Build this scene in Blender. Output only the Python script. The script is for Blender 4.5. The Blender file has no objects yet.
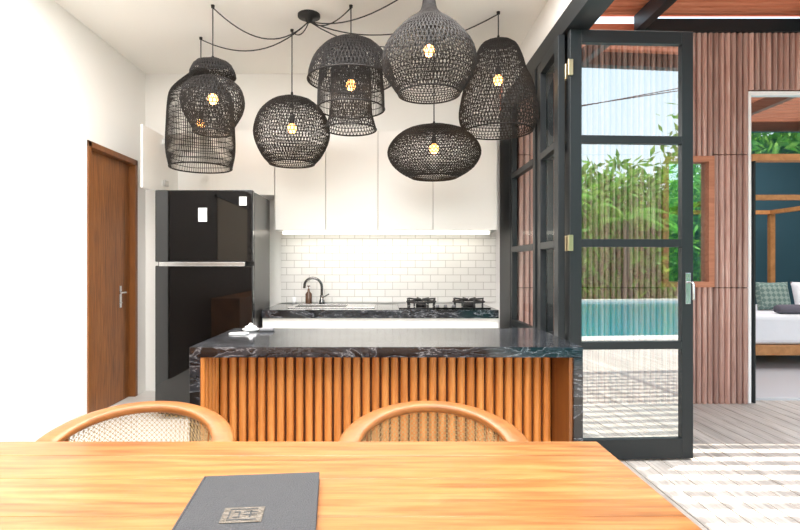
import bpy, bmesh, math, random
import numpy as np
from mathutils import Vector, Matrix
random.seed(4); rng=np.random.default_rng(7)
S=bpy.context.scene; C=S.collection
S.view_settings.view_transform='Standard'
S.view_settings.look='None'
S.view_settings.exposure=1.0

# ---------------------------------------------------------------- materials
def nm(name):
    m=bpy.data.materials.new(name); m.use_nodes=True
    nt=m.node_tree; return m,nt,nt.nodes['Principled BSDF']
def mat(name,col,rough=.5,metal=0,emit=None,es=0,bump=0,bscale=60,spec=.5,coat=0):
    m,nt,b=nm(name)
    b.inputs['Base Color'].default_value=(*col,1); b.inputs['Roughness'].default_value=rough
    b.inputs['Metallic'].default_value=metal; b.inputs['Specular IOR Level'].default_value=spec
    b.inputs['Coat Weight'].default_value=coat
    if emit: b.inputs['Emission Color'].default_value=(*emit,1); b.inputs['Emission Strength'].default_value=es
    tc=nt.nodes.new('ShaderNodeTexCoord'); n=nt.nodes.new('ShaderNodeTexNoise'); n.inputs['Scale'].default_value=bscale
    nt.links.new(tc.outputs['Object'],n.inputs['Vector'])
    if bump:
        bp=nt.nodes.new('ShaderNodeBump'); bp.inputs['Strength'].default_value=bump; bp.inputs['Distance'].default_value=.01
        nt.links.new(n.outputs['Fac'],bp.inputs['Height']); nt.links.new(bp.outputs[0],b.inputs['Normal'])
    return m
def ramp(nt,stops):
    r=nt.nodes.new('ShaderNodeValToRGB'); e=r.color_ramp.elements
    while len(e)<len(stops): e.new(.5)
    for i,(p,c) in enumerate(stops): e[i].position=p; e[i].color=(*c,1)
    return r
def wood(name,cols,grain=(1,14,14),scale=2.2,rough=.4,plank=None,coat=0,dist=1.5,fine=0,pv=(.82,1.1)):
    m,nt,b=nm(name); tc=nt.nodes.new('ShaderNodeTexCoord')
    mp=nt.nodes.new('ShaderNodeMapping'); mp.inputs['Scale'].default_value=grain
    nt.links.new(tc.outputs['Object'],mp.inputs['Vector'])
    src=mp.outputs[0]
    if plank:
        ax,w=plank
        sp=nt.nodes.new('ShaderNodeSeparateXYZ'); nt.links.new(tc.outputs['Object'],sp.inputs[0])
        d=nt.nodes.new('ShaderNodeMath'); d.operation='DIVIDE'; d.inputs[1].default_value=w
        nt.links.new(sp.outputs[ax],d.inputs[0])
        f=nt.nodes.new('ShaderNodeMath'); f.operation='FLOOR'; nt.links.new(d.outputs[0],f.inputs[0])
        wn=nt.nodes.new('ShaderNodeTexWhiteNoise'); wn.noise_dimensions='1D'; nt.links.new(f.outputs[0],wn.inputs['W'])
        va=nt.nodes.new('ShaderNodeVectorMath'); va.operation='MULTIPLY_ADD'
        nt.links.new(wn.outputs['Color'],va.inputs[0]); va.inputs[1].default_value=(9,9,9); nt.links.new(src,va.inputs[2])
        src=va.outputs[0]
    n=nt.nodes.new('ShaderNodeTexNoise'); n.inputs['Scale'].default_value=scale; n.inputs['Detail'].default_value=7
    n.inputs['Distortion'].default_value=dist; n.inputs['Roughness'].default_value=.6
    nt.links.new(src,n.inputs['Vector'])
    k=len(cols); r=ramp(nt,[(.3+.4*i/(k-1),c) for i,c in enumerate(cols)])
    nt.links.new(n.outputs['Fac'],r.inputs[0])
    out=r.outputs[0]
    def mul(out,fac,lo,hi,f0=0,f1=1):
        mx=nt.nodes.new('ShaderNodeMix'); mx.data_type='RGBA'; mx.blend_type='MULTIPLY'; mx.inputs[0].default_value=1
        mr=nt.nodes.new('ShaderNodeMapRange'); mr.inputs['From Min'].default_value=f0; mr.inputs['From Max'].default_value=f1
        mr.inputs['To Min'].default_value=lo; mr.inputs['To Max'].default_value=hi
        nt.links.new(fac,mr.inputs[0]); nt.links.new(out,mx.inputs[6]); nt.links.new(mr.outputs[0],mx.inputs[7]); return mx.outputs[2]
    if plank: out=mul(out,wn.outputs['Value'],*pv)
    if fine:
        m2=nt.nodes.new('ShaderNodeMapping'); m2.inputs['Scale'].default_value=tuple(g*fine for g in grain); m2.inputs['Scale'].default_value[int(np.argmin(grain))]=min(grain)*2.5
        nt.links.new(tc.outputs['Object'],m2.inputs['Vector'])
        n2=nt.nodes.new('ShaderNodeTexNoise'); n2.inputs['Scale'].default_value=scale; n2.inputs['Detail'].default_value=5; nt.links.new(m2.outputs[0],n2.inputs['Vector'])
        out=mul(out,n2.outputs['Fac'],.72,1.12,.35,.6)
    nt.links.new(out,b.inputs['Base Color']); b.inputs['Roughness'].default_value=rough; b.inputs['Coat Weight'].default_value=coat
    bp=nt.nodes.new('ShaderNodeBump'); bp.inputs['Strength'].default_value=.15; bp.inputs['Distance'].default_value=.004
    nt.links.new(n.outputs['Fac'],bp.inputs['Height']); nt.links.new(bp.outputs[0],b.inputs['Normal'])
    return m
def marble(name):
    m,nt,b=nm(name); tc=nt.nodes.new('ShaderNodeTexCoord')
    mp=nt.nodes.new('ShaderNodeMapping'); mp.inputs['Rotation'].default_value=(.35,.5,.55); mp.inputs['Scale'].default_value=(1.6,8,5)
    nt.links.new(tc.outputs['Object'],mp.inputs['Vector'])
    n=nt.nodes.new('ShaderNodeTexNoise'); n.inputs['Scale'].default_value=2.8; n.inputs['Detail'].default_value=9; n.inputs['Distortion'].default_value=.6; n.inputs['Roughness'].default_value=.62
    nt.links.new(mp.outputs[0],n.inputs['Vector'])
    d=(.005,.006,.008)
    r=ramp(nt,[(.0,d),(.475,d),(.496,(.04,.042,.05)),(.503,(.30,.31,.33)),(.510,(.03,.033,.04)),(.59,d),(.605,(.06,.065,.075)),(.62,d)])
    nt.links.new(n.outputs['Fac'],r.inputs[0]); nt.links.new(r.outputs[0],b.inputs['Base Color'])
    b.inputs['Roughness'].default_value=.10
    return m
def glassmat(name,refl,tint):
    m,nt,b=nm(name); nt.nodes.remove(b)
    o=nt.nodes['Material Output']; t=nt.nodes.new('ShaderNodeBsdfTransparent'); t.inputs[0].default_value=(*tint,1)
    g=nt.nodes.new('ShaderNodeBsdfGlossy'); g.inputs['Roughness'].default_value=0.0; g.inputs['Color'].default_value=(.95,1,1,1)
    mx=nt.nodes.new('ShaderNodeMixShader'); mx.inputs[0].default_value=refl
    nt.links.new(t.outputs[0],mx.inputs[1]); nt.links.new(g.outputs[0],mx.inputs[2]); nt.links.new(mx.outputs[0],o.inputs[0])
    return m

M_wall=mat('white_plaster',(.88,.87,.84),.8,bump=.05)
M_ceil=mat('ceiling_paint',(.90,.885,.84),.85)
M_cab=mat('white_cabinet_lacquer',(.87,.86,.83),.35)
M_gap=mat('cabinet_gap',(.45,.44,.42),.8)
M_floor=mat('polished_concrete',(.74,.72,.68),.35,bump=.05,bscale=8)
M_frame=mat('charcoal_steel',(.013,.016,.018),.4,spec=.35)
M_black=mat('black_rattan',(.012,.010,.009),.6,spec=.3)
M_cord=mat('black_cord',(.01,.01,.01),.6)
M_steel=mat('brushed_steel',(.62,.62,.61),.25,1)
M_iron=mat('cast_iron',(.02,.02,.02),.5)
M_brass=mat('brass',(.6,.5,.3),.3,1)
M_fridge=mat('black_glass',(.003,.003,.003),.03,spec=.6)
M_fside=mat('fridge_side',(.03,.027,.025),.3)
M_marble=marble('black_veined_marble')
M_bulb=mat('glowing_bulb',(1,.7,.35),.3,emit=(1,.42,.11),es=4)
M_led=mat('led_strip',(1,.97,.9),.3,emit=(1,.93,.8),es=1.2)
M_table=wood('oak_table',[(.285,.102,.024),(.395,.160,.045),(.46,.210,.072)],(1,9,9),1.6,.33,plank=(1,.19),coat=.08,fine=4)
M_chair=wood('chair_teak',[(.26,.09,.022),(.40,.155,.042)],(4,4,14),2,.4)
M_cane=mat('cane',(.50,.36,.18),.5)
M_slat=wood('teak_slats',[(.50,.155,.026),(.66,.24,.05),(.75,.32,.085)],(10,10,1),1.6,.4)
M_slatback=mat('slat_backing',(.12,.035,.008),.7)
M_panel=wood('dark_reflection_panel',[(.03,.014,.008),(.06,.028,.014)],(6,6,1),2,.5)  # dark tone chosen to blacken what the fridge mirrors
M_door=wood('teak_door',[(.17,.055,.011),(.28,.098,.022),(.36,.14,.038)],(1,14,.8),2.2,.4,plank=(1,.13),fine=3)
M_doorf=wood('teak_frame',[(.17,.055,.013),(.25,.09,.02)],(6,6,1),2,.4)
M_rust=wood('weathered_cladding',[(.33,.155,.12),(.50,.29,.235),(.68,.48,.415)],(22,22,.9),1.3,.55,plank=(0,.0527),pv=(.65,1.12))
M_rustd=mat('cladding_backing',(.06,.022,.016),.8)
M_red=wood('red_roof_timber',[(.58,.17,.08),(.78,.30,.17)],(1,8,8),2,.6)
M_tim=wood('red_window_timber',[(.34,.12,.06),(.50,.20,.11)],(1,8,8),2,.6)
M_deck=wood('grey_deck',[(.37,.32,.275),(.53,.475,.42),(.64,.59,.53)],(14,1,14),2,.6,plank=(0,.12))
M_teal=mat('teal_wall',(.028,.085,.115),.8)
M_linen=mat('white_linen',(.80,.80,.84),.9,bump=.2,bscale=12)
M_bedw=wood('bed_teak',[(.36,.15,.045),(.52,.24,.085)],(4,4,4),2,.5)
M_towel=mat('grey_towel',(.13,.12,.15),.95,bump=.5,bscale=150)
M_book=mat('charcoal_leather',(.034,.036,.041),.55,bump=.35,bscale=300)
M_plate=mat('aged_metal_plate',(.17,.15,.125),.5,.85,bump=.6,bscale=90)
M_page=mat('pages',(.7,.68,.62),.8)
M_glass=glassmat('reflective_glass',.42,(.90,.97,.97))
M_glass2=glassmat('side_glass',.08,(.97,.98,.98))
M_pfloor=mat('pale_stone_floor',(.62,.62,.64),.25)
M_white=mat('white_ceramic',(.85,.85,.85),.2)
M_grey=mat('grey_plastic',(.16,.16,.17),.35)
M_amber=mat('soap_bottle',(.10,.05,.03),.2)
M_cop=mat('pool_coping',(.60,.57,.52),.7)
M_grass=mat('garden_ground',(.10,.17,.04),.9,bump=.5,bscale=20)
M_hang=mat('reflection_linen',(.40,.33,.25),.9,bump=.4,bscale=40)  # pale tone meant to show as a light patch in the fridge

def tiles():
    m,nt,b=nm('subway_tiles'); tc=nt.nodes.new('ShaderNodeTexCoord')
    sp=nt.nodes.new('ShaderNodeSeparateXYZ'); cb=nt.nodes.new('ShaderNodeCombineXYZ')
    nt.links.new(tc.outputs['Object'],sp.inputs[0]); nt.links.new(sp.outputs[0],cb.inputs[0]); nt.links.new(sp.outputs[2],cb.inputs[1])
    br=nt.nodes.new('ShaderNodeTexBrick'); br.inputs['Scale'].default_value=1; br.inputs['Brick Width'].default_value=.15; br.inputs['Row Height'].default_value=.072
    br.inputs['Mortar Size'].default_value=.0026; br.inputs['Color1'].default_value=(.84,.83,.80,1); br.inputs['Color2'].default_value=(.80,.79,.76,1); br.inputs['Mortar'].default_value=(.5,.48,.45,1)
    nt.links.new(cb.outputs[0],br.inputs['Vector']); nt.links.new(br.outputs['Color'],b.inputs['Base Color']); b.inputs['Roughness'].default_value=.18
    bp=nt.nodes.new('ShaderNodeBump'); bp.invert=True; bp.inputs['Strength'].default_value=.6; bp.inputs['Distance'].default_value=.004
    nt.links.new(br.outputs['Fac'],bp.inputs['Height']); nt.links.new(bp.outputs[0],b.inputs['Normal']); return m
M_tile=tiles()
def leafmat():
    m,nt,b=nm('foliage'); tc=nt.nodes.new('ShaderNodeTexCoord'); n=nt.nodes.new('ShaderNodeTexNoise'); n.inputs['Scale'].default_value=1.7; n.inputs['Detail'].default_value=6
    nt.links.new(tc.outputs['Object'],n.inputs['Vector'])
    r=ramp(nt,[(.3,(.03,.12,.015)),(.5,(.12,.38,.03)),(.7,(.40,.64,.09))]); nt.links.new(n.outputs['Fac'],r.inputs[0]); nt.links.new(r.outputs[0],b.inputs['Base Color'])
    b.inputs['Roughness'].default_value=.5
    t=nt.nodes.new('ShaderNodeBsdfTranslucent'); nt.links.new(r.outputs[0],t.inputs[0]); mx=nt.nodes.new('ShaderNodeMixShader'); mx.inputs[0].default_value=.4
    nt.links.new(b.outputs[0],mx.inputs[1]); nt.links.new(t.outputs[0],mx.inputs[2]); nt.links.new(mx.outputs[0],nt.nodes['Material Output'].inputs[0]); return m
M_leaf=leafmat()
def watermat():
    m,nt,b=nm('pool_water'); b.inputs['Base Color'].default_value=(.005,.30,.35,1); b.inputs['Roughness'].default_value=.05
    tc=nt.nodes.new('ShaderNodeTexCoord'); n=nt.nodes.new('ShaderNodeTexNoise'); n.inputs['Scale'].default_value=4
    nt.links.new(tc.outputs['Object'],n.inputs['Vector']); bp=nt.nodes.new('ShaderNodeBump'); bp.inputs['Strength'].default_value=.15; bp.inputs['Distance'].default_value=.05
    nt.links.new(n.outputs['Fac'],bp.inputs['Height']); nt.links.new(bp.outputs[0],b.inputs['Normal']); return m
M_water=watermat()
def pillowmat():
    m,nt,b=nm('patterned_pillow'); tc=nt.nodes.new('ShaderNodeTexCoord'); mp=nt.nodes.new('ShaderNodeMapping'); mp.inputs['Rotation'].default_value=(0,.785,0)
    nt.links.new(tc.outputs['Object'],mp.inputs[0]); ck=nt.nodes.new('ShaderNodeTexChecker'); ck.inputs['Scale'].default_value=22
    ck.inputs['Color1'].default_value=(.13,.20,.18,1); ck.inputs['Color2'].default_value=(.27,.34,.30,1)
    nt.links.new(mp.outputs[0],ck.inputs[0]); nt.links.new(ck.outputs[0],b.inputs['Base Color']); b.inputs['Roughness'].default_value=.9; return m
M_pil=pillowmat()

# ---------------------------------------------------------------- helpers
def link(o,m=None,par=None):
    C.objects.link(o)
    if m: o.data.materials.append(m)
    if par:
        o.parent=par; o.matrix_parent_inverse=Matrix.Translation(-par.location)
    return o
def empty(name,loc=(0,0,0)):
    e=bpy.data.objects.new(name,None); e.location=loc; e.empty_display_size=.05; C.objects.link(e); return e
def frombm(name,bm,m,par=None,smooth=False):
    me=bpy.data.meshes.new(name); bmesh.ops.recalc_face_normals(bm,faces=bm.faces); bm.to_mesh(me); bm.free()
    if smooth:
        for p in me.polygons: p.use_smooth=True
    return link(bpy.data.objects.new(name,me),m,par)
def addbox(bm,x0,x1,y0,y1,z0,z1):
    v=[bm.verts.new((x,y,z)) for x in(x0,x1) for y in(y0,y1) for z in(z0,z1)]
    for f in((0,1,3,2),(4,6,7,5),(0,4,5,1),(2,3,7,6),(0,2,6,4),(1,5,7,3)): bm.faces.new([v[i] for i in f])
def boxes(name,lst,m,par=None,bev=0):
    bm=bmesh.new()
    for b in lst: addbox(bm,*b)
    o=frombm(name,bm,m,par)
    if bev:
        md=o.modifiers.new('b','BEVEL'); md.width=bev; md.segments=3; md.limit_method='ANGLE'
    return o
def box(name,x0,x1,y0,y1,z0,z1,m,par=None,bev=0): return boxes(name,[(x0,x1,y0,y1,z0,z1)],m,par,bev)
def lathe(name,prof,loc,m,par=None,seg=32,cap=True):
    bm=bmesh.new(); rings=[]
    for r,z in prof: rings.append([bm.verts.new((loc[0]+r*math.cos(2*math.pi*i/seg),loc[1]+r*math.sin(2*math.pi*i/seg),loc[2]+z)) for i in range(seg)])
    for a,b in zip(rings,rings[1:]):
        for i in range(seg): bm.faces.new((a[i],a[(i+1)%seg],b[(i+1)%seg],b[i]))
    if cap: bm.faces.new(rings[0]); bm.faces.new(rings[-1])
    return frombm(name,bm,m,par,True)
def tube(name,splines,r,m,par=None,res=1,smooth=False,cyc=False):
    cu=bpy.data.curves.new(name,'CURVE'); cu.dimensions='3D'; cu.bevel_depth=r; cu.bevel_resolution=res; cu.use_fill_caps=True
    for pts in splines:
        s=cu.splines.new('NURBS' if smooth else 'POLY'); s.points.add(len(pts)-1)
        for p,q in zip(s.points,pts): p.co=(*q,1)
        if smooth: s.order_u=3; s.use_endpoint_u=True
        s.use_cyclic_u=cyc
    return link(bpy.data.objects.new(name,cu),m,par)
def flute(name,p0,p1,z0,z1,pitch,depth,m,nrm,par=None,segs=6,gap=0,stand=0):
    """row of separate rounded battens, each a closed prism"""
    p0=Vector(p0);p1=Vector(p1);nv=Vector(nrm); L=(p1-p0).length; n=max(1,round(L/pitch)); d=(p1-p0).normalized(); w=L/n
    bm=bmesh.new()
    for i in range(n):
        prof=[]
        a0=p0+d*(w*i+gap/2); a1=p0+d*(w*(i+1)-gap/2)
        prof.append(a0)
        for k in range(segs+1):
            a=math.pi*k/segs; prof.append(p0+d*(w*i+gap/2+(w-gap)/2*(1-math.cos(a)))+nv*(stand+(depth-stand)*math.sin(a)+1e-5))
        prof.append(a1)
        lo=[bm.verts.new((q.x,q.y,z0)) for q in prof]; hi=[bm.verts.new((q.x,q.y,z1)) for q in prof]; N=len(prof)
        for j in range(N): bm.faces.new((lo[j],lo[(j+1)%N],hi[(j+1)%N],hi[j]))
        bm.faces.new(lo); bm.faces.new(hi)
    return frombm(name,bm,m,par)

H=3.15; XL=-2.38; XR=1.17; YB=5.3
# ---------------------------------------------------------------- room shell
box('floor',XL-.15,XR,-3,YB+.15,-.12,0,M_floor)
box('ceiling',XL-.15,XR+.12,-3,YB+.15,H,H+.2,M_ceil)
dy0,dy1,dz=4.26,5.11,2.25
boxes('wall_left',[(XL-.15,XL,-3,dy0,0,H),(XL-.15,XL,dy1,YB,0,H),(XL-.15,XL,dy0,dy1,dz,H)],M_wall)
box('wall_left_reflection_panel',XL+.001,XL+.02,-2.99,2.75,.0,2.5,M_panel)  # unseen panel, added to darken the reflection in the fridge
wh=empty('reflection_hanging',(XL+.04,.3,1.8))  # unseen hanging, added as a lighter patch for the fridge to mirror
box('cloth',XL+.022,XL+.03,-.5,1.1,1.3,2.2,M_hang,wh)
boxes('rods',[(XL+.022,XL+.045,-.6,1.2,2.2,2.23),(XL+.022,XL+.045,-.6,1.2,1.28,1.3)],M_iron,wh)
sb=empty('reflection_sideboard',(XL+.22,.2,0))  # unseen sideboard, added only to show up in the fridge's reflection
box('body',XL+.03,XL+.42,-1,1.4,.15,.80,M_door,sb,.006)
boxes('legs',[(x,x+.05,y,y+.05,0,.15) for x in(XL+.05,XL+.35) for y in(-.95,1.3)],M_doorf,sb)
box('wall_back',XL-.15,XR-.03,YB,YB+.15,0,H,M_wall)
box('wall_rear',XL-.15,XR,-3.15,-3,0,H,M_wall)
box('wall_right_header',XR,XR+.12,-3,YB,2.88,H,M_wall)
box('trim_door_track',XR-.02,XR+.13,-3,YB,2.75,2.88,M_frame)
box('wall_right_end_post',XR-.03,XR+.03,4.86,YB+.15,0,2.75,M_frame)
# left door
d=empty('door_1',(XL-.05,(dy0+dy1)/2,0))
boxes('frame',[(XL-.14,XL+.012,dy0,dy0+.05,0,dz),(XL-.14,XL+.012,dy1-.05,dy1,0,dz),(XL-.14,XL+.012,dy0,dy1,dz-.05,dz)],M_doorf,d,.004)
box('leaf',XL-.09,XL-.045,dy0+.052,dy1-.052,.005,dz-.052,M_door,d)
box('lock_plate',XL-.045,XL-.037,4.86,4.90,.86,1.06,M_steel,d,.003)
tube('lever',[[(XL-.04,4.88,1.0),(XL+.01,4.88,1.0),(XL+.012,4.87,1.0),(XL+.012,4.76,1.0)]],.009,M_steel,d,3)
lathe('key_cylinder',[(.012,0),(.012,.012)],(XL-.036,4.88,.90),M_steel,d,12)

# upper cabinets
uc=empty('upper_kitchen_cabinet',(0,5.1,1.57))
cy=4.95; cz0=1.575; cz1=2.50
xs=[-1.02,-.55,-.065,.445,1.04]
boxes('carcass',[(-1.03,1.05,cy+.022,YB-.002,cz0,cz1),(-2.065,-2.045,cy+.0,YB-.002,1.90,cz1),(-2.045,-1.03,YB-.03,YB-.002,1.90,cz1),(-2.045,-1.03,cy+.02,YB-.03,1.90,1.93),(-2.045,-1.03,cy+.02,YB-.03,cz1-.03,cz1),(-1.62,-1.60,cy+.022,YB-.03,1.93,cz1-.03)],M_cab,uc)
boxes('gap_backing',[(-1.025,1.045,cy+.014,cy+.021,cz0+.004,cz1-.004)],M_gap,uc)
boxes('doors',[(a+.0025,b-.0025,cy-.006,cy+.013,cz0,cz1-.004) for a,b in zip(xs,xs[1:])]+[(-1.60,-1.027,cy-.006,cy+.013,1.90,cz1-.004)],M_cab,uc,.002)
box('open_door',-2.063,-2.043,4.50,cy,1.905,2.44,M_cab,uc,.002)
boxes('hinges',[(-2.043,-2.02,cy-.05,cy+.03,1.98,2.03),(-2.043,-2.02,cy-.05,cy+.03,2.36,2.41)],M_steel,uc)
led=box('under_cabinet_led_strip',-.98,1.0,5.10,5.16,cz0-.03,cz0-.001,M_led)
box('wall_backsplash_tiles',-1.03,XR-.07,YB-.012,YB-.001,.88,cz0-.002,M_tile)
# base cabinet & counter
bc=empty('kitchen_counter',(0,4.9,0))
cf=4.5; ct=.87
sx0,sx1,sy0,sy1=-.82,-.34,4.68,5.08
boxes('marble_top',[(-1.04,sx0,cf,YB-.014,ct-.07,ct),(sx1,.96,cf,YB-.014,ct-.07,ct),(sx0,sx1,cf,sy0,ct-.07,ct),(sx0,sx1,sy1,YB-.014,ct-.07,ct)],M_marble,bc)
box('base_carcass',-1.04,.96,cf+.05,YB-.014,.08,ct-.24,M_cab,bc)
box('base_front',-1.04,.96,cf+.03,cf+.05,.08,ct-.071,M_cab,bc)
box('plinth',-1.04,.96,cf+.09,YB-.014,0,.08,M_gap,bc)
sk=empty('kitchen_sink',(-.58,4.88,ct))
boxes('basin',[(sx0,sx0+.01,sy0,sy1,ct-.17,ct+.006),(sx1-.01,sx1,sy0,sy1,ct-.17,ct+.006),(sx0,sx1,sy0,sy0+.01,ct-.17,ct+.006),(sx0,sx1,sy1-.01,sy1,ct-.17,ct+.006),(sx0,sx1,sy0,sy1,ct-.18,ct-.165)],M_steel,sk)
boxes('rim',[(sx0-.03,sx0,sy0-.03,sy1+.03,ct+.0005,ct+.008),(sx1,sx1+.25,sy0-.03,sy1+.03,ct+.0005,ct+.008),(sx0,sx1,sy0-.03,sy0,ct+.0005,ct+.008),(sx0,sx1,sy1,sy1+.03,ct+.0005,ct+.008)],M_steel,sk,.003)
fa=empty('kitchen_faucet',(-.62,5.14,ct))
fx=-.61
M_chr=mat('dark_chrome',(.22,.22,.22),.18,1)
arc=[(fx+.0,5.15,ct),(fx,5.15,ct+.14)]+[(fx-.085+.085*math.cos(a),5.15-.02*math.sin(a),ct+.17+.085*math.sin(a)) for a in np.linspace(0,math.pi*.9,10)]
arc+= [(arc[-1][0]-.002,arc[-1][1],arc[-1][2]-.04)]
tube('gooseneck',[arc],.013,M_chr,fa,3)
lathe('base',[(.028,0),(.028,.03),(.018,.05),(.018,.09)],(fx,5.15,ct),M_chr,fa,20)
tube('lever',[[(fx+.015,5.15,ct+.07),(fx+.07,5.15,ct+.10)]],.006,M_chr,fa,2)
so=lathe('soap_dispenser',[(.03,0),(.032,.01),(.032,.10),(.012,.125),(.010,.15),(.004,.152),(.004,.17),(.015,.172),(.015,.18)],(-.74,5.17,ct),M_amber,None,20)
lathe('drinking_cup',[(.02,0),(.026,.07),(.024,.07),(.018,.004)],(-.88,5.16,ct),M_white,None,16)
# hob
hb=empty('gas_hob',(.5,4.85,ct))
box('glass_plate',.12,.92,4.62,5.08,ct+.001,ct+.010,M_fridge,hb,.003)
for i,(bx,by,br) in enumerate([(.33,4.85,.13),(.76,4.85,.14)]):
    lathe('burner_%d'%i,[(.05,0),(.05,.018),(.03,.022),(.03,.032),(.002,.034)],(bx,by,ct+.010),M_iron,hb,20)
    zt=ct+.068; sp=[]
    for k in range(8):
        a=k*math.pi/4+.2; c,s=math.cos(a),math.sin(a)
        sp.append([(bx+br*.95*c,by+br*.95*s,ct+.012),(bx+br*c,by+br*s,zt+.008),(bx+.03*c,by+.03*s,zt)])
    tube('grate_%d'%i,sp,.008,M_iron,hb,2)
    tube('grate_ring_%d'%i,[[(bx+br*math.cos(a),by+br*math.sin(a),zt-.02) for a in np.linspace(0,2*math.pi,25)]],.008,M_iron,hb,2)
for k in range(3): lathe('knob_%d'%k,[(.017,0),(.015,.022),(.002,.024)],(.46+.07*k,4.67,ct+.010),M_grey,hb,16)

# fridge
fr=empty('refrigerator',(-1.46,4.6,0)); fx0,fx1,fy=-1.855,-1.065,4.3
box('body',fx0,fx1,fy+.06,4.93,.03,1.845,M_fside,fr,.004)
box('feet',fx0+.04,fx1-.04,fy+.1,4.85,0,.031,M_iron,fr)
box('freezer_door',fx0,fx1,fy,fy+.055,1.275,1.855,M_fridge,fr,.008)
box('fridge_door',fx0,fx1,fy,fy+.055,.06,1.245,M_fridge,fr,.008)
box('steel_trim',fx0+.04,fx1-.06,fy-.022,fy+.002,1.240,1.275,M_steel,fr,.004)
box('paper_label',fx0+.35,fx0+.42,fy-.003,fy-.0005,1.60,1.71,M_white,fr)
box('energy_sticker',fx1-.11,fx1-.05,fy-.003,fy-.0005,1.73,1.80,M_white,fr)

# ---------------------------------------------------------------- island
isl=empty('kitchen_island',(0,2.6,0)); ix0,ix1,iy0,iy1=-.835,.845,2.275,2.96
box('marble_top',ix0,ix1,iy0,iy1,.855,.90,M_marble,isl,.002)
boxes('marble_side',[(ix0,ix0+.045,iy0,iy1,0,.8545),(ix1-.04,ix1,iy0,iy1,0,.8545)],M_marble,isl,.002)
box('core',ix0+.046,ix1-.041,iy0+.282,iy1-.01,0,.854,M_cab,isl)
box('slat_backing',ix0+.046,ix1-.041,iy0+.270,iy0+.281,0,.854,M_slatback,isl)
flute('slats_front',(ix0+.048,iy0+.2695),(ix1-.056,iy0+.2695),.01,.854,.0445,.034,M_slat,(0,-1),isl,8,.010,.018)
flute('slats_left',(ix0+.046,iy0+.235),(ix0+.046,iy0+.004),.01,.854,.045,.014,M_slat,(1,0),isl,8,.006)
box('wood_side',ix1-.055,ix1-.041,iy0+.012,iy0+.27,.0,.854,M_doorf,isl)
ds=empty('white_trinket_dish',(-.70,2.8,.90))
lathe('dish',[(.035,0),(.045,.012),(.042,.014),(.03,.006)],(-.71,2.82,.9005),M_white,ds,24)
lathe('lid',[(.03,0),(.03,.018),(.012,.024),(.008,.034),(.001,.036)],(-.71,2.82,.908),M_white,ds,24)
rc=box('pager_remote',-.66,-.585,2.79,2.835,.9005,.918,M_grey,None,.006)
lathe('drink_coaster',[(.05,0),(.05,.006)],(-.74,2.70,.9005),M_white,None,24)

# ---------------------------------------------------------------- dining table
tb=empty('dining_table',(-.6,.9,0)); tx0,tx1,ty0,ty1=-1.75,.60,.30,1.512
rows=[ty0,.49,.68,.87,1.06,1.25,1.40,ty1]
bm=bmesh.new()
for a,b in zip(rows,rows[1:]): addbox(bm,tx0,tx1,a+.0003,b-.0003,.71,.75)
o=frombm('top',bm,M_table,tb); md=o.modifiers.new('b','BEVEL'); md.width=.0012; md.segments=2
boxes('apron',[(tx0+.1,tx1-.1,ty0+.1,ty0+.13,.63,.7095),(tx0+.1,tx1-.1,ty1-.13,ty1-.1,.63,.7095),(tx0+.1,tx0+.13,ty0+.1,ty1-.1,.63,.7095),(tx1-.13,tx1-.1,ty0+.1,ty1-.1,.63,.7095)],M_table,tb)
boxes('legs',[(x,x+.08,y,y+.08,0,.7095) for x in(tx0+.06,tx1-.14) for y in(ty0+.06,ty1-.14)],M_table,tb,.004)

# menu folder
mb=empty('leather_menu_folder',(-.265,1.06,.75)); rot=Matrix.Translation((-.263,1.056,.75))@Matrix.Rotation(math.radians(5.5),4,'Z')
parts=[]
parts.append(box('cover_bottom',-.128,.128,-.172,.172,.0006,.004,M_book,mb,.001))
parts.append(box('pages',-.123,.125,-.164,.166,.0042,.0148,M_page,mb))
parts.append(box('cover_top',-.128,.128,-.172,.172,.015,.0195,M_book,mb,.0015))
parts.append(box('spine',-.133,-.1281,-.172,.172,.0006,.0195,M_book,mb,.0015))
px,pz=-.052,-.062
parts.append(boxes('nameplate',[(px,px+.078,pz,pz+.062,.0196,.0215)],M_plate,mb,.001))
parts.append(boxes('nameplate_relief',[(px+a,px+b,pz+c,pz+e,.0215,.0222) for a,b,c,e in[(.012,.066,.008,.011),(.012,.066,.051,.054),(.012,.015,.016,.046),(.022,.034,.018,.021),(.022,.034,.040,.043),(.031,.034,.021,.040),(.040,.066,.028,.031),(.040,.066,.038,.041),(.052,.055,.018,.046)]],M_book,mb))
for p in parts: p.data.transform(rot)

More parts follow.
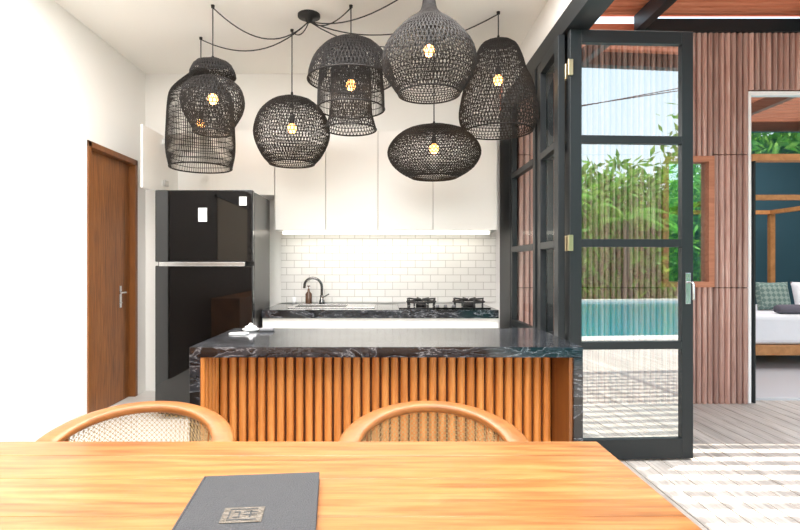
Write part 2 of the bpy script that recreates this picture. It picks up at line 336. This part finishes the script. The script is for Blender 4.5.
# ---------------------------------------------------------------- chairs
def chair(cx,cyc,ry):
    e=empty('dining_chair',(cx,cyc,0)); R=.272; A=Matrix.Translation((cx,cyc,0))@Matrix.Rotation(ry,4,'Z')
    ths=np.linspace(-math.radians(118),math.radians(118),61)
    def pt(t,r,z): return A@Vector((r*math.sin(t),r*math.cos(t),z))
    def zt(t): return .746-.068*(1-math.cos(t))
    bm=bmesh.new(); prev=None
    for t in ths:
        z=zt(t); w=.038
        sec=[(R-w,z-.002),(R-w+.006,z+.004),(R,z+.008),(R+w-.006,z+.004),(R+w,z-.002),(R+w-.004,z-.030),(R-w+.004,z-.030)]
        ring=[bm.verts.new(pt(t,r,zz)) for r,zz in sec]
        if prev:
            for i in range(7): bm.faces.new((prev[i],prev[(i+1)%7],ring[(i+1)%7],ring[i]))
        else: bm.faces.new(ring)
        prev=ring
    bm.faces.new(prev); o=frombm('top_rail',bm,M_chair,e,True); md=o.modifiers.new('s','SUBSURF'); md.levels=1; md.render_levels=1
    bm=bmesh.new(); N=52; K=13; g=[]
    for i in range(N+1):
        t=-math.radians(100)+math.radians(200)*i/N; z1=zt(t)-.02; z0=.50
        g.append([bm.verts.new(pt(t,R-.014-.02*(1-k/K),z0+(z1-z0)*k/K)) for k in range(K+1)])
    for i in range(N):
        for k in range(K): bm.faces.new((g[i][k],g[i+1][k],g[i+1][k+1],g[i][k+1]))
    bmesh.ops.poke(bm,faces=bm.faces[:])
    o=frombm('cane_back',bm,M_cane,e); md=o.modifiers.new('w','WIREFRAME'); md.thickness=.0036; md.use_replace=True; md.use_even_offset=False
    tube('lower_rail',[[pt(t,R-.03,.495) for t in ths[4:-4]]],.013,M_chair,e,3)
    tube('posts',[[pt(t,R-.03,.44),pt(t,R-.004,zt(t)-.015)] for t in (math.radians(-112),math.radians(-60),math.radians(60),math.radians(112))],.013,M_chair,e,3)
    lathe('seat_frame',[(.001,0),(.23,0),(.255,.015),(.255,.03),(.24,.042),(.001,.042)],(cx,cyc,.41),M_chair,e,48)
    lathe('seat_cane',[(.001,0),(.20,0),(.19,.006),(.001,.008)],(cx,cyc,.4522),M_cane,e,48)
    tube('legs',[[(cx+.18*sx,cyc+.17*sy,.42),(cx+.215*sx,cyc+.215*sy,0.0)] for sx in(-1,1) for sy in(-1,1)],.018,M_chair,e,3)
chair(-.792,1.67,.25); chair(.154,1.67,-.04)

# ---------------------------------------------------------------- pendants
def smoothprof(pr,n=30):
    pr=np.array(pr,float); P=np.vstack([2*pr[0]-pr[1],pr,2*pr[-1]-pr[-2]]); out=[]
    seg=len(pr)-1
    for j in range(n+1):
        u=j/n*seg; i=min(int(u),seg-1); t=u-i; p0,p1,p2,p3=P[i:i+4]
        out.append(.5*((2*p1)+(-p0+p2)*t+(2*p0-5*p1+4*p2-p3)*t*t+(-p0+3*p1-3*p2+p3)*t**3))
    return np.array(out)
def weave(name,prof,loc,par,style,rad=.0027):
    P=smoothprof(prof,36); sp=[]
    X,Y,Z=loc; rm=P[:,1].max()
    ln=np.concatenate([[0],np.cumsum(np.hypot(*np.diff(P,axis=0).T))]); L=ln[-1]
    def at(s): return np.interp(s,ln,P[:,0]),np.interp(s,ln,P[:,1])
    n=int(2*math.pi*rm/(.027 if style!='v' else .017))
    fam={'d':[(.9,n),(-.9,n)],'v':[(0,n)],'m':[(.35,n),(-.35,n)]}[style]
    for tw,cnt in fam:
        for i in range(cnt):
            pts=[]
            for j in range(25):
                s=L*j/24; dz,r=at(s); a=2*math.pi*i/cnt+tw*s/rm*.9
                pts.append((X+r*math.cos(a),Y+r*math.sin(a),Z-dz))
            sp.append(pts)
    k=int(L/(.026 if style!='v' else .045))
    for j in range(k+1):
        dz,r=at(L*j/k)
        sp.append([(X+r*math.cos(a),Y+r*math.sin(a),Z-dz+.003*math.sin(5*a+j)) for a in np.linspace(0,2*math.pi,41)])
    tube(name,sp,rad,M_black,par,0)
    rims=[]
    for s in(0,L):
        dz,r=at(s); rims.append([(X+r*math.cos(a),Y+r*math.sin(a),Z-dz) for a in np.linspace(0,2*math.pi,49)])
    tube(name+'_rims',rims,.006,M_black,par,2)
can=(-.577,4.05,H)
def pendant(loc,profs,bulbdz,hook=None,sag=.22):
    X,Y,Z=loc; e=empty('rattan_pendant_lamp',loc)
    for i,(st,pr) in enumerate(profs): weave('shade_%d'%i,pr,loc,e,st)
    hx,hy=(hook or (X,Y))
    zb=Z-bulbdz
    tube('drop_cord',[[(hx,hy,H-.012),(X,Y,Z),(X,Y,zb+.09)]],.0045,M_cord,e,1)
    lathe('socket',[(.016,0),(.02,.01),(.02,.06),(.008,.075)],(X,Y,zb+.028),M_cord,e,16)
    lathe('bulb',[(.006,-.045),(.022,-.038),(.036,-.014),(.036,.008),(.02,.028),(.012,.04)],(X,Y,zb),M_bulb,e,16)
    lathe('top_cap',[(profs[0][1][0][1]+.004,-.006),(profs[0][1][0][1]*.8,.008),(.012,.02),(.008,.05)],(X,Y,Z),M_black,e,20)
    lathe('ceiling_hook',[(.012,-.018),(.014,0)],(hx,hy,H-.001),M_cord,e,12)
    a=Vector((can[0],can[1],H-.05)); b=Vector((hx,hy,H-.018)); pts=[]
    for j in range(17):
        t=j/16; p=a.lerp(b,t); p.z-=sag*4*t*(1-t)*(1-.25*t); pts.append(tuple(p))
    tube('swag_cord',[pts],.0045,M_cord,e,1)
    L=bpy.data.lights.new('bulb_light','POINT'); L.energy=1.6; L.color=(1,.62,.3); L.shadow_soft_size=.05
    lo=bpy.data.objects.new('bulb_light',L); lo.location=(X,Y,zb-.07); C.objects.link(lo); lo.parent=e; lo.matrix_parent_inverse=Matrix.Translation(-e.location)
pendant((-1.536,4.45,2.88),[('v',[(0,.05),(.07,.12),(.16,.21),(.25,.255),(.5,.272),(.68,.275),(.82,.25)])],.45,sag=.18)
pendant((-1.259,3.9,2.728),[('m',[(0,.09),(.015,.13),(.10,.165),(.118,.105),(.17,.19),(.27,.225),(.36,.21),(.45,.16),(.51,.13)])],.26,sag=.2)
pendant((-.75,4.3,2.595),[('m',[(0,.06),(.03,.16),(.12,.255),(.24,.30),(.34,.295),(.46,.24),(.53,.18)])],.24,sag=.07)
pendant((-.249,3.9,2.89),[('m',[(0,.06),(.03,.17),(.12,.26),(.21,.30),(.29,.315)]),('v',[(.04,.15),(.12,.20),(.3,.235),(.50,.245)]),('m',[(.1,.11),(.25,.145),(.5,.15),(.65,.185)])],.32,sag=.08)
pendant((.289,3.5,3.02),[('m',[(0,.035),(.09,.05),(.14,.09),(.2,.17),(.28,.245),(.36,.295),(.44,.31),(.50,.30),(.57,.255),(.65,.2)])],.36,sag=.12)
pendant((.386,4.2,2.33),[('d',[(0,.12),(.03,.23),(.1,.32),(.19,.366),(.28,.335),(.35,.26),(.39,.18)])],.16,sag=.1)
pendant((.85,4.0,2.92),[('m',[(0,.08),(.03,.135),(.13,.18),(.22,.205),(.3,.245),(.42,.275),(.52,.292),(.60,.285),(.67,.25)])],.28,sag=.25)
ca=empty('pendant_ceiling_canopy',can)
lathe('canopy_disc',[(.085,0),(.085,-.018),(.03,-.028),(.022,-.055),(.01,-.06)],can,M_cord,ca,32)

# ---------------------------------------------------------------- bifold glass doors
def leaf(name,p0,p1,z0,z1,gm,handle=False,post=.075,rail=.07):
    p0=Vector((*p0,0));p1=Vector((*p1,0)); L=(p1-p0).length; ang=math.atan2(p1.y-p0.y,p1.x-p0.x)
    e=empty(name,(p0.x,p0.y,0)); T=Matrix.Translation(p0)@Matrix.Rotation(ang,4,'Z'); t=.022
    bars=[2.05,1.39,.737]
    l=[(0,post,-t,t,z0,z1),(L-post,L,-t,t,z0,z1),(post,L-post,-t,t,z1-.08,z1),(post,L-post,-t,t,z0,z0+.13)]
    l+=[(post,L-post,-t,t,b-.025,b+.025) for b in bars]
    a=boxes('steel_frame',l,M_frame,e,.003); a.data.transform(T)
    bm=bmesh.new()
    for za,zb in [(z0+.13,bars[2]-.025),(bars[2]+.025,bars[1]-.025),(bars[1]+.025,bars[0]-.025),(bars[0]+.025,z1-.08)]:
        bm.faces.new([bm.verts.new(q) for q in((post,0,za),(L-post,0,za),(L-post,0,zb),(post,0,zb))])
    g=frombm('glass_panes',bm,gm,e); g.data.transform(T)
    h=boxes('hinges',[(-.018,.014,-t-.016,-t+.002,z,z+.10) for z in(.35,1.34,2.45)],M_brass,e,.003); h.data.transform(T)
    if handle:
        h=box('lock_plate',L-.055,L-.02,-t-.006,-t,1.0,1.20,M_steel,e,.003); h.data.transform(T)
        h=tube('lever',[[(L-.037,-t,1.14),(L-.037,-t-.05,1.14),(L-.035,-t-.055,1.13),(L-.035,-t-.055,1.03)]],.008,M_steel,e,3); h.data.transform(T)
    return e
leaf('door_2',(1.172,3.40),(1.975,3.44),.01,2.745,M_glass,True)
leaf('door_3',(1.145,3.46),(1.175,4.04),.01,2.745,M_glass2,False,.10)
leaf('door_4',(1.215,3.47),(1.225,4.04),.01,2.745,M_glass2,False,.10)
leaf('window_1',(1.165,4.07),(1.165,4.855),.01,2.745,M_glass2,False,.06)

# ---------------------------------------------------------------- exterior
bm=bmesh.new()
x=XR+.005
while x<8:
    addbox(bm,x,x+.112,-1.8,4.93 ,-.04,-.002); x+=.12
frombm('floor_deck',bm,M_deck)
box('floor_deck_base',XR+.001,8.2,-1.8,4.93,-.3,-.045,M_rustd)
py=4.83; BK=.12
cl=empty('wall_pavilion_cladding',(3,py,0))
def clad(x0,x1,z0,z1,y=py):
    zs=[z0]+[z for z in(1.04,2.24) if z0+.05<z<z1-.05]+[z1]
    for i,(a,b) in enumerate(zip(zs,zs[1:])):
        flute('battens',(x0,y),(x1,y),a+(.008 if i else 0),b,.0527,.034,M_rust,(0,-1),cl,8,.009,.008)
    box('backing',x0,x1,y+.004,y+BK,z0,z1,M_rustd,cl)
WZ=3.34
clad(1.205,2.50,0,WZ); clad(2.50,2.96,0,1.05); clad(2.50,2.96,2.23,WZ); clad(2.96,3.28,0,WZ); clad(3.28,6.6,2.83,WZ)
w=empty('window_2',(2.73,py,1.64))
boxes('timber_frame',[(2.50,2.96,py-.04,py+.08,1.05,1.10),(2.50,2.96,py-.04,py+.08,2.18,2.23),(2.50,2.55,py-.04,py+.08,1.1,2.18),(2.91,2.96,py-.04,py+.08,1.1,2.18)],M_tim,w)
box('pane',2.55,2.91,py+.02,py+.03,1.1,2.18,M_glass,w)
w=empty('window_3',(4.9,py,0))
boxes('steel_frame',[(3.285,3.31,py-.01,py+.05,0,2.82),(3.31,6.6,py-.01,py+.05,2.785,2.82)],M_white,w)
box('mullion',3.335,3.35,py-.01,py+.03,0,2.2,M_frame,w)
box('timber_transom',3.31,6.6,py-.03,py+.06,2.19,2.25,M_bedw,w)
bm=bmesh.new(); bm.faces.new([bm.verts.new(q) for q in((3.31,py+.02,2.25),(6.6,py+.02,2.25),(6.6,py+.02,2.785),(3.31,py+.02,2.785))]); frombm('transom_glass',bm,M_glass,w)
# bedroom shell
box('floor_bedroom',1.75,7.5,4.94,8.75,-.1,.02,M_pfloor)
box('wall_bedroom_back',1.75,7.5,8.6,8.75,.02,3.4,M_teal)
box('wall_bedroom_right',7.5,7.6,4.94,8.75,.0,3.4,M_teal)
box('wall_bedroom_left',1.76,1.9,4.96,8.6,.02,3.4,M_teal)
box('ceiling_bedroom',1.31,7.6,4.97,8.8,3.41,3.5,M_red)
# bed
bd=empty('canopy_bed',(5,7.2,0)); bx0,bx1,by0,by1=4.1,5.9,6.3,8.15
box('base',bx0,bx1,by0,by1,.18,.30,M_bedw,bd,.01)
boxes('posts',[(x,x+.07,y,y+.07,.02,2.08) for x in(bx0-.02,bx1-.05) for y in(by0-.01,by1-.06)],M_bedw,bd)
boxes('canopy_rails',[(bx0,bx1,by0,by0+.06,2.02,2.08),(bx0,bx1,by1-.06,by1,2.02,2.08),(bx0,bx0+.06,by0,by1,2.02,2.08),(bx1-.06,bx1,by0,by1,2.02,2.08)],M_bedw,bd)
box('mattress',bx0+.06,bx1-.06,by0+.03,by1-.07,.301,.66,M_linen,bd,.06)
def pillow(name,c,w,h,t,tilt,m):
    bm=bmesh.new(); n=14; f=[];bk=[]
    for i in range(n+1):
        a=[];b=[]
        for j in range(n+1):
            u=i/n*2-1;v=j/n*2-1; th=t*((1-u**4)*(1-v**4))**.6
            a.append(bm.verts.new((u*w/2*(1-.06*(1-v*v)*abs(u)),-th,v*h/2*(1-.06*(1-u*u)))));b.append(bm.verts.new((u*w/2*(1-.06*(1-v*v)*abs(u)),th,v*h/2*(1-.06*(1-u*u)))))
        f.append(a);bk.append(b)
    for g in(f,bk):
        for i in range(n):
            for j in range(n): bm.faces.new((g[i][j],g[i+1][j],g[i+1][j+1],g[i][j+1]))
    bmesh.ops.remove_doubles(bm,verts=bm.verts,dist=.0005)
    o=frombm(name,bm,m,None,True); o.rotation_euler=(tilt,0,0); o.location=c; return o
pillow('throw_pillow',(5.05,6.95,.845),.46,.38,.07,-.25,M_pil)
pillow('throw_pillow',(5.58,7.0,.845),.46,.38,.07,-.25,M_linen)
bm=bmesh.new(); rr=[]
for k in range(13):
    u=k/12; r=.056*(1-.25*abs(2*u-1)**6); rr.append([bm.verts.new((4.72+.34*u,6.44+r*math.cos(a)*1.15,.717+r*math.sin(a))) for a in np.linspace(0,2*math.pi,20,endpoint=False)])
for a,b in zip(rr,rr[1:]):
    for i in range(20): bm.faces.new((a[i],a[(i+1)%20],b[(i+1)%20],b[i]))
bm.faces.new(rr[0]); bm.faces.new(rr[-1]); frombm('rolled_towel',bm,M_towel,None,True)

# pergola
pg=empty('pergola_roof',(3,3,3.4))
l=[]; y=1.3
while y<4.25:
    l.append((1.45,8,y,y+.075,3.50,3.545)); y+=.15
boxes('slats',l,M_red,pg)
l=[]; y=4.26
while y<4.80:
    l.append((1.31,8,y,y+.05,3.52,3.56)); y+=.09
boxes('eave_battens',l,M_red,pg)
box('eave_sheet',1.31,8,4.25,4.965,3.561,3.58,M_red,pg)
boxes('rafters',[(x,x+.08,1.3,4.82,3.36,3.50) for x in(2.25,3.75,5.1,6.5)],M_frame,pg)
box('wall_beam',2.33,8,4.78,4.825,3.345,3.46,M_frame,pg)
box('front_beam',1.45,8,1.2,1.3,3.36,3.5,M_frame,pg)
boxes('columns',[(7.6,7.7,1.2,1.3,0,3.36),(7.6,7.7,4.72,4.78,0,3.345)],M_frame,pg)

# garden + pool (seen mirrored in the glass)
box('ground',-20,30,-30,-1.81,-1.3,-.35,M_grass)
sw=empty('swimming_pool',(7,-7,-.35))
boxes('coping',[(1.3,14,-2.3,-1.81,-.35,.0),(1.3,1.8,-11.5,-2.3,-.35,.0),(13.5,14,-11.5,-2.3,-.35,0),(1.3,14,-12,-11.5,-.35,0)],M_cop,sw)
box('water',1.8,13.5,-11.5,-2.3,-.35,-.07,M_water,sw)
gd=empty('tropical_garden',(8,-14,-.3))
def leaves(name,n,cen,ext,size):
    c=rng.normal(0,.42,(n,3)).clip(-1,1)*np.array(ext)+np.array(cen)
    c[:,2]=np.maximum(c[:,2],-.1)
    d=rng.normal(size=(n,3)); d[:,2]-=.3; d/=np.linalg.norm(d,axis=1)[:,None]
    q=np.cross(d,rng.normal(size=(n,3))); q/=np.linalg.norm(q,axis=1)[:,None]
    s=size*rng.uniform(.6,1.4,(n,1))
    v=np.stack([c,c+d*s*.5+q*s*.16,c+d*s,c+d*s*.5-q*s*.16],1).reshape(-1,3)
    me=bpy.data.meshes.new(name); me.from_pydata(v.tolist(),[],[(4*i,4*i+1,4*i+2,4*i+3) for i in range(n)])
    return link(bpy.data.objects.new(name,me),M_leaf,gd)
for k in range(9):
    leaves('shrub_%d'%k,3400,(1.5+2.1*k,-13.6+rng.uniform(-.3,.3),1.4),(1.8,.9,2.9+rng.uniform(0,1.0)),.42)
for k in range(6):
    leaves('tree_%d'%k,2600,(2+3.2*k,-15.8,3.0),(2.3,1.2,2.4+rng.uniform(0,.5)),.6)
for k in range(3):
    leaves('tall_tree_%d'%k,3000,(17.5+2.6*k,-16.5,5.5),(2.3,1.6,3.6),.6)
M_bark=mat('palm_bark',(.16,.11,.07),.9)
def palm(x,y,h,k):
    tube('palm_trunk_%d'%k,[[(x,y,-.35),(x+.15,y,h*.5),(x+.1,y,h)]],.11,M_bark,gd,3)
    bm=bmesh.new()
    for f in range(15):
        a=f*2.4; el=rng.uniform(.2,1.0); L=rng.uniform(1.5,2.1)
        for j in range(22):
            t=j/21; r=L*t*math.cos(el*.7); z=h+L*t*math.sin(el)-1.3*t*t
            p=Vector((x+.1+r*math.cos(a),y+r*math.sin(a),z)); sd=Vector((-math.sin(a),math.cos(a),-.45)); w=.5*math.sin(math.pi*min(1,t*.9+.08))
            fw=Vector((math.cos(a),math.sin(a),-.2))*.16
            for s in(1,-1):
                tip=p+Vector((sd.x*s,sd.y*s,-.5))*w+fw
                bm.faces.new([bm.verts.new(p),bm.verts.new(p+fw*.35),bm.verts.new(tip)])
    frombm('palm_fronds_%d'%k,bm,M_leaf,gd)
palm(5.2,-12.7,3.0,0); palm(8.0,-12.9,3.5,1); palm(10.8,-12.8,3.0,2); palm(6.6,-12.4,2.0,3)
pw=tube('power_line',[[(-5,-14,9.5),(3,-14,7.6),(8,-14,7.4),(20,-14,9.5)],[(-5,-14,6.8),(6,-14,6.9),(20,-14,9.8)]],.02,M_cord,gd,1)

# ---------------------------------------------------------------- lights
W=bpy.data.worlds.new('sky'); S.world=W; W.use_nodes=True; nt=W.node_tree; bg=nt.nodes['Background']
tc=nt.nodes.new('ShaderNodeTexCoord'); sp=nt.nodes.new('ShaderNodeSeparateXYZ'); nt.links.new(tc.outputs['Generated'],sp.inputs[0])
r=ramp(nt,[(0,(.85,.94,1)),(.35,(.70,.87,1)),(1,(.45,.66,.95))]); nt.links.new(sp.outputs[2],r.inputs[0]); nt.links.new(r.outputs[0],bg.inputs[0]); bg.inputs[1].default_value=1.2
sl=bpy.data.lights.new('sun','SUN'); sl.energy=5.0; sl.angle=.008; sl.color=(1,.95,.86); so=bpy.data.objects.new('sun',sl); C.objects.link(so)
so.rotation_euler=Vector((-.22,-.14,-.95)).to_track_quat('-Z','Y').to_euler(); so.location=(3,-3,9)
def area(name,loc,sx,sy,e,col=(1,.96,.9),aim=(0,0,-1)):
    L=bpy.data.lights.new(name,'AREA'); L.shape='RECTANGLE'; L.size=sx; L.size_y=sy; L.energy=e; L.color=col
    o=bpy.data.objects.new(name,L); o.location=loc; o.rotation_euler=Vector(aim).to_track_quat('-Z','Y').to_euler(); C.objects.link(o)
area('fill_light_dining',(-.6,.8,3.12),2.6,2.2,45,(1,.98,.97))  # added fill above the table, no fixture there
area('fill_light_lounge',(-.6,-1.8,3.12),2.6,1.8,105,(1,.98,.97))  # unseen fill behind the camera, added to lift the interior
area('fill_light_kitchen',(-.5,2.8,3.12),2.6,1.0,82,(1,.98,.97))  # added fill brightening the kitchen end, not a ceiling fixture
area('fill_light_bedroom',(4.8,6.6,3.38),3,2.5,55,(1,1,1))  # added fill for the bedroom, no lamp known in there
area('led_strip_light',(0,5.13,cz0-.035),1.9,.03,1.2,(1,.93,.82))

# ---------------------------------------------------------------- camera
cd=bpy.data.cameras.new('camera'); cd.lens=24; cd.sensor_width=36; cd.shift_x=15/800; cd.clip_start=.05
co=bpy.data.objects.new('camera',cd); co.location=(0,0,1.25); co.rotation_euler=(math.pi/2,0,0); C.objects.link(co); S.camera=co
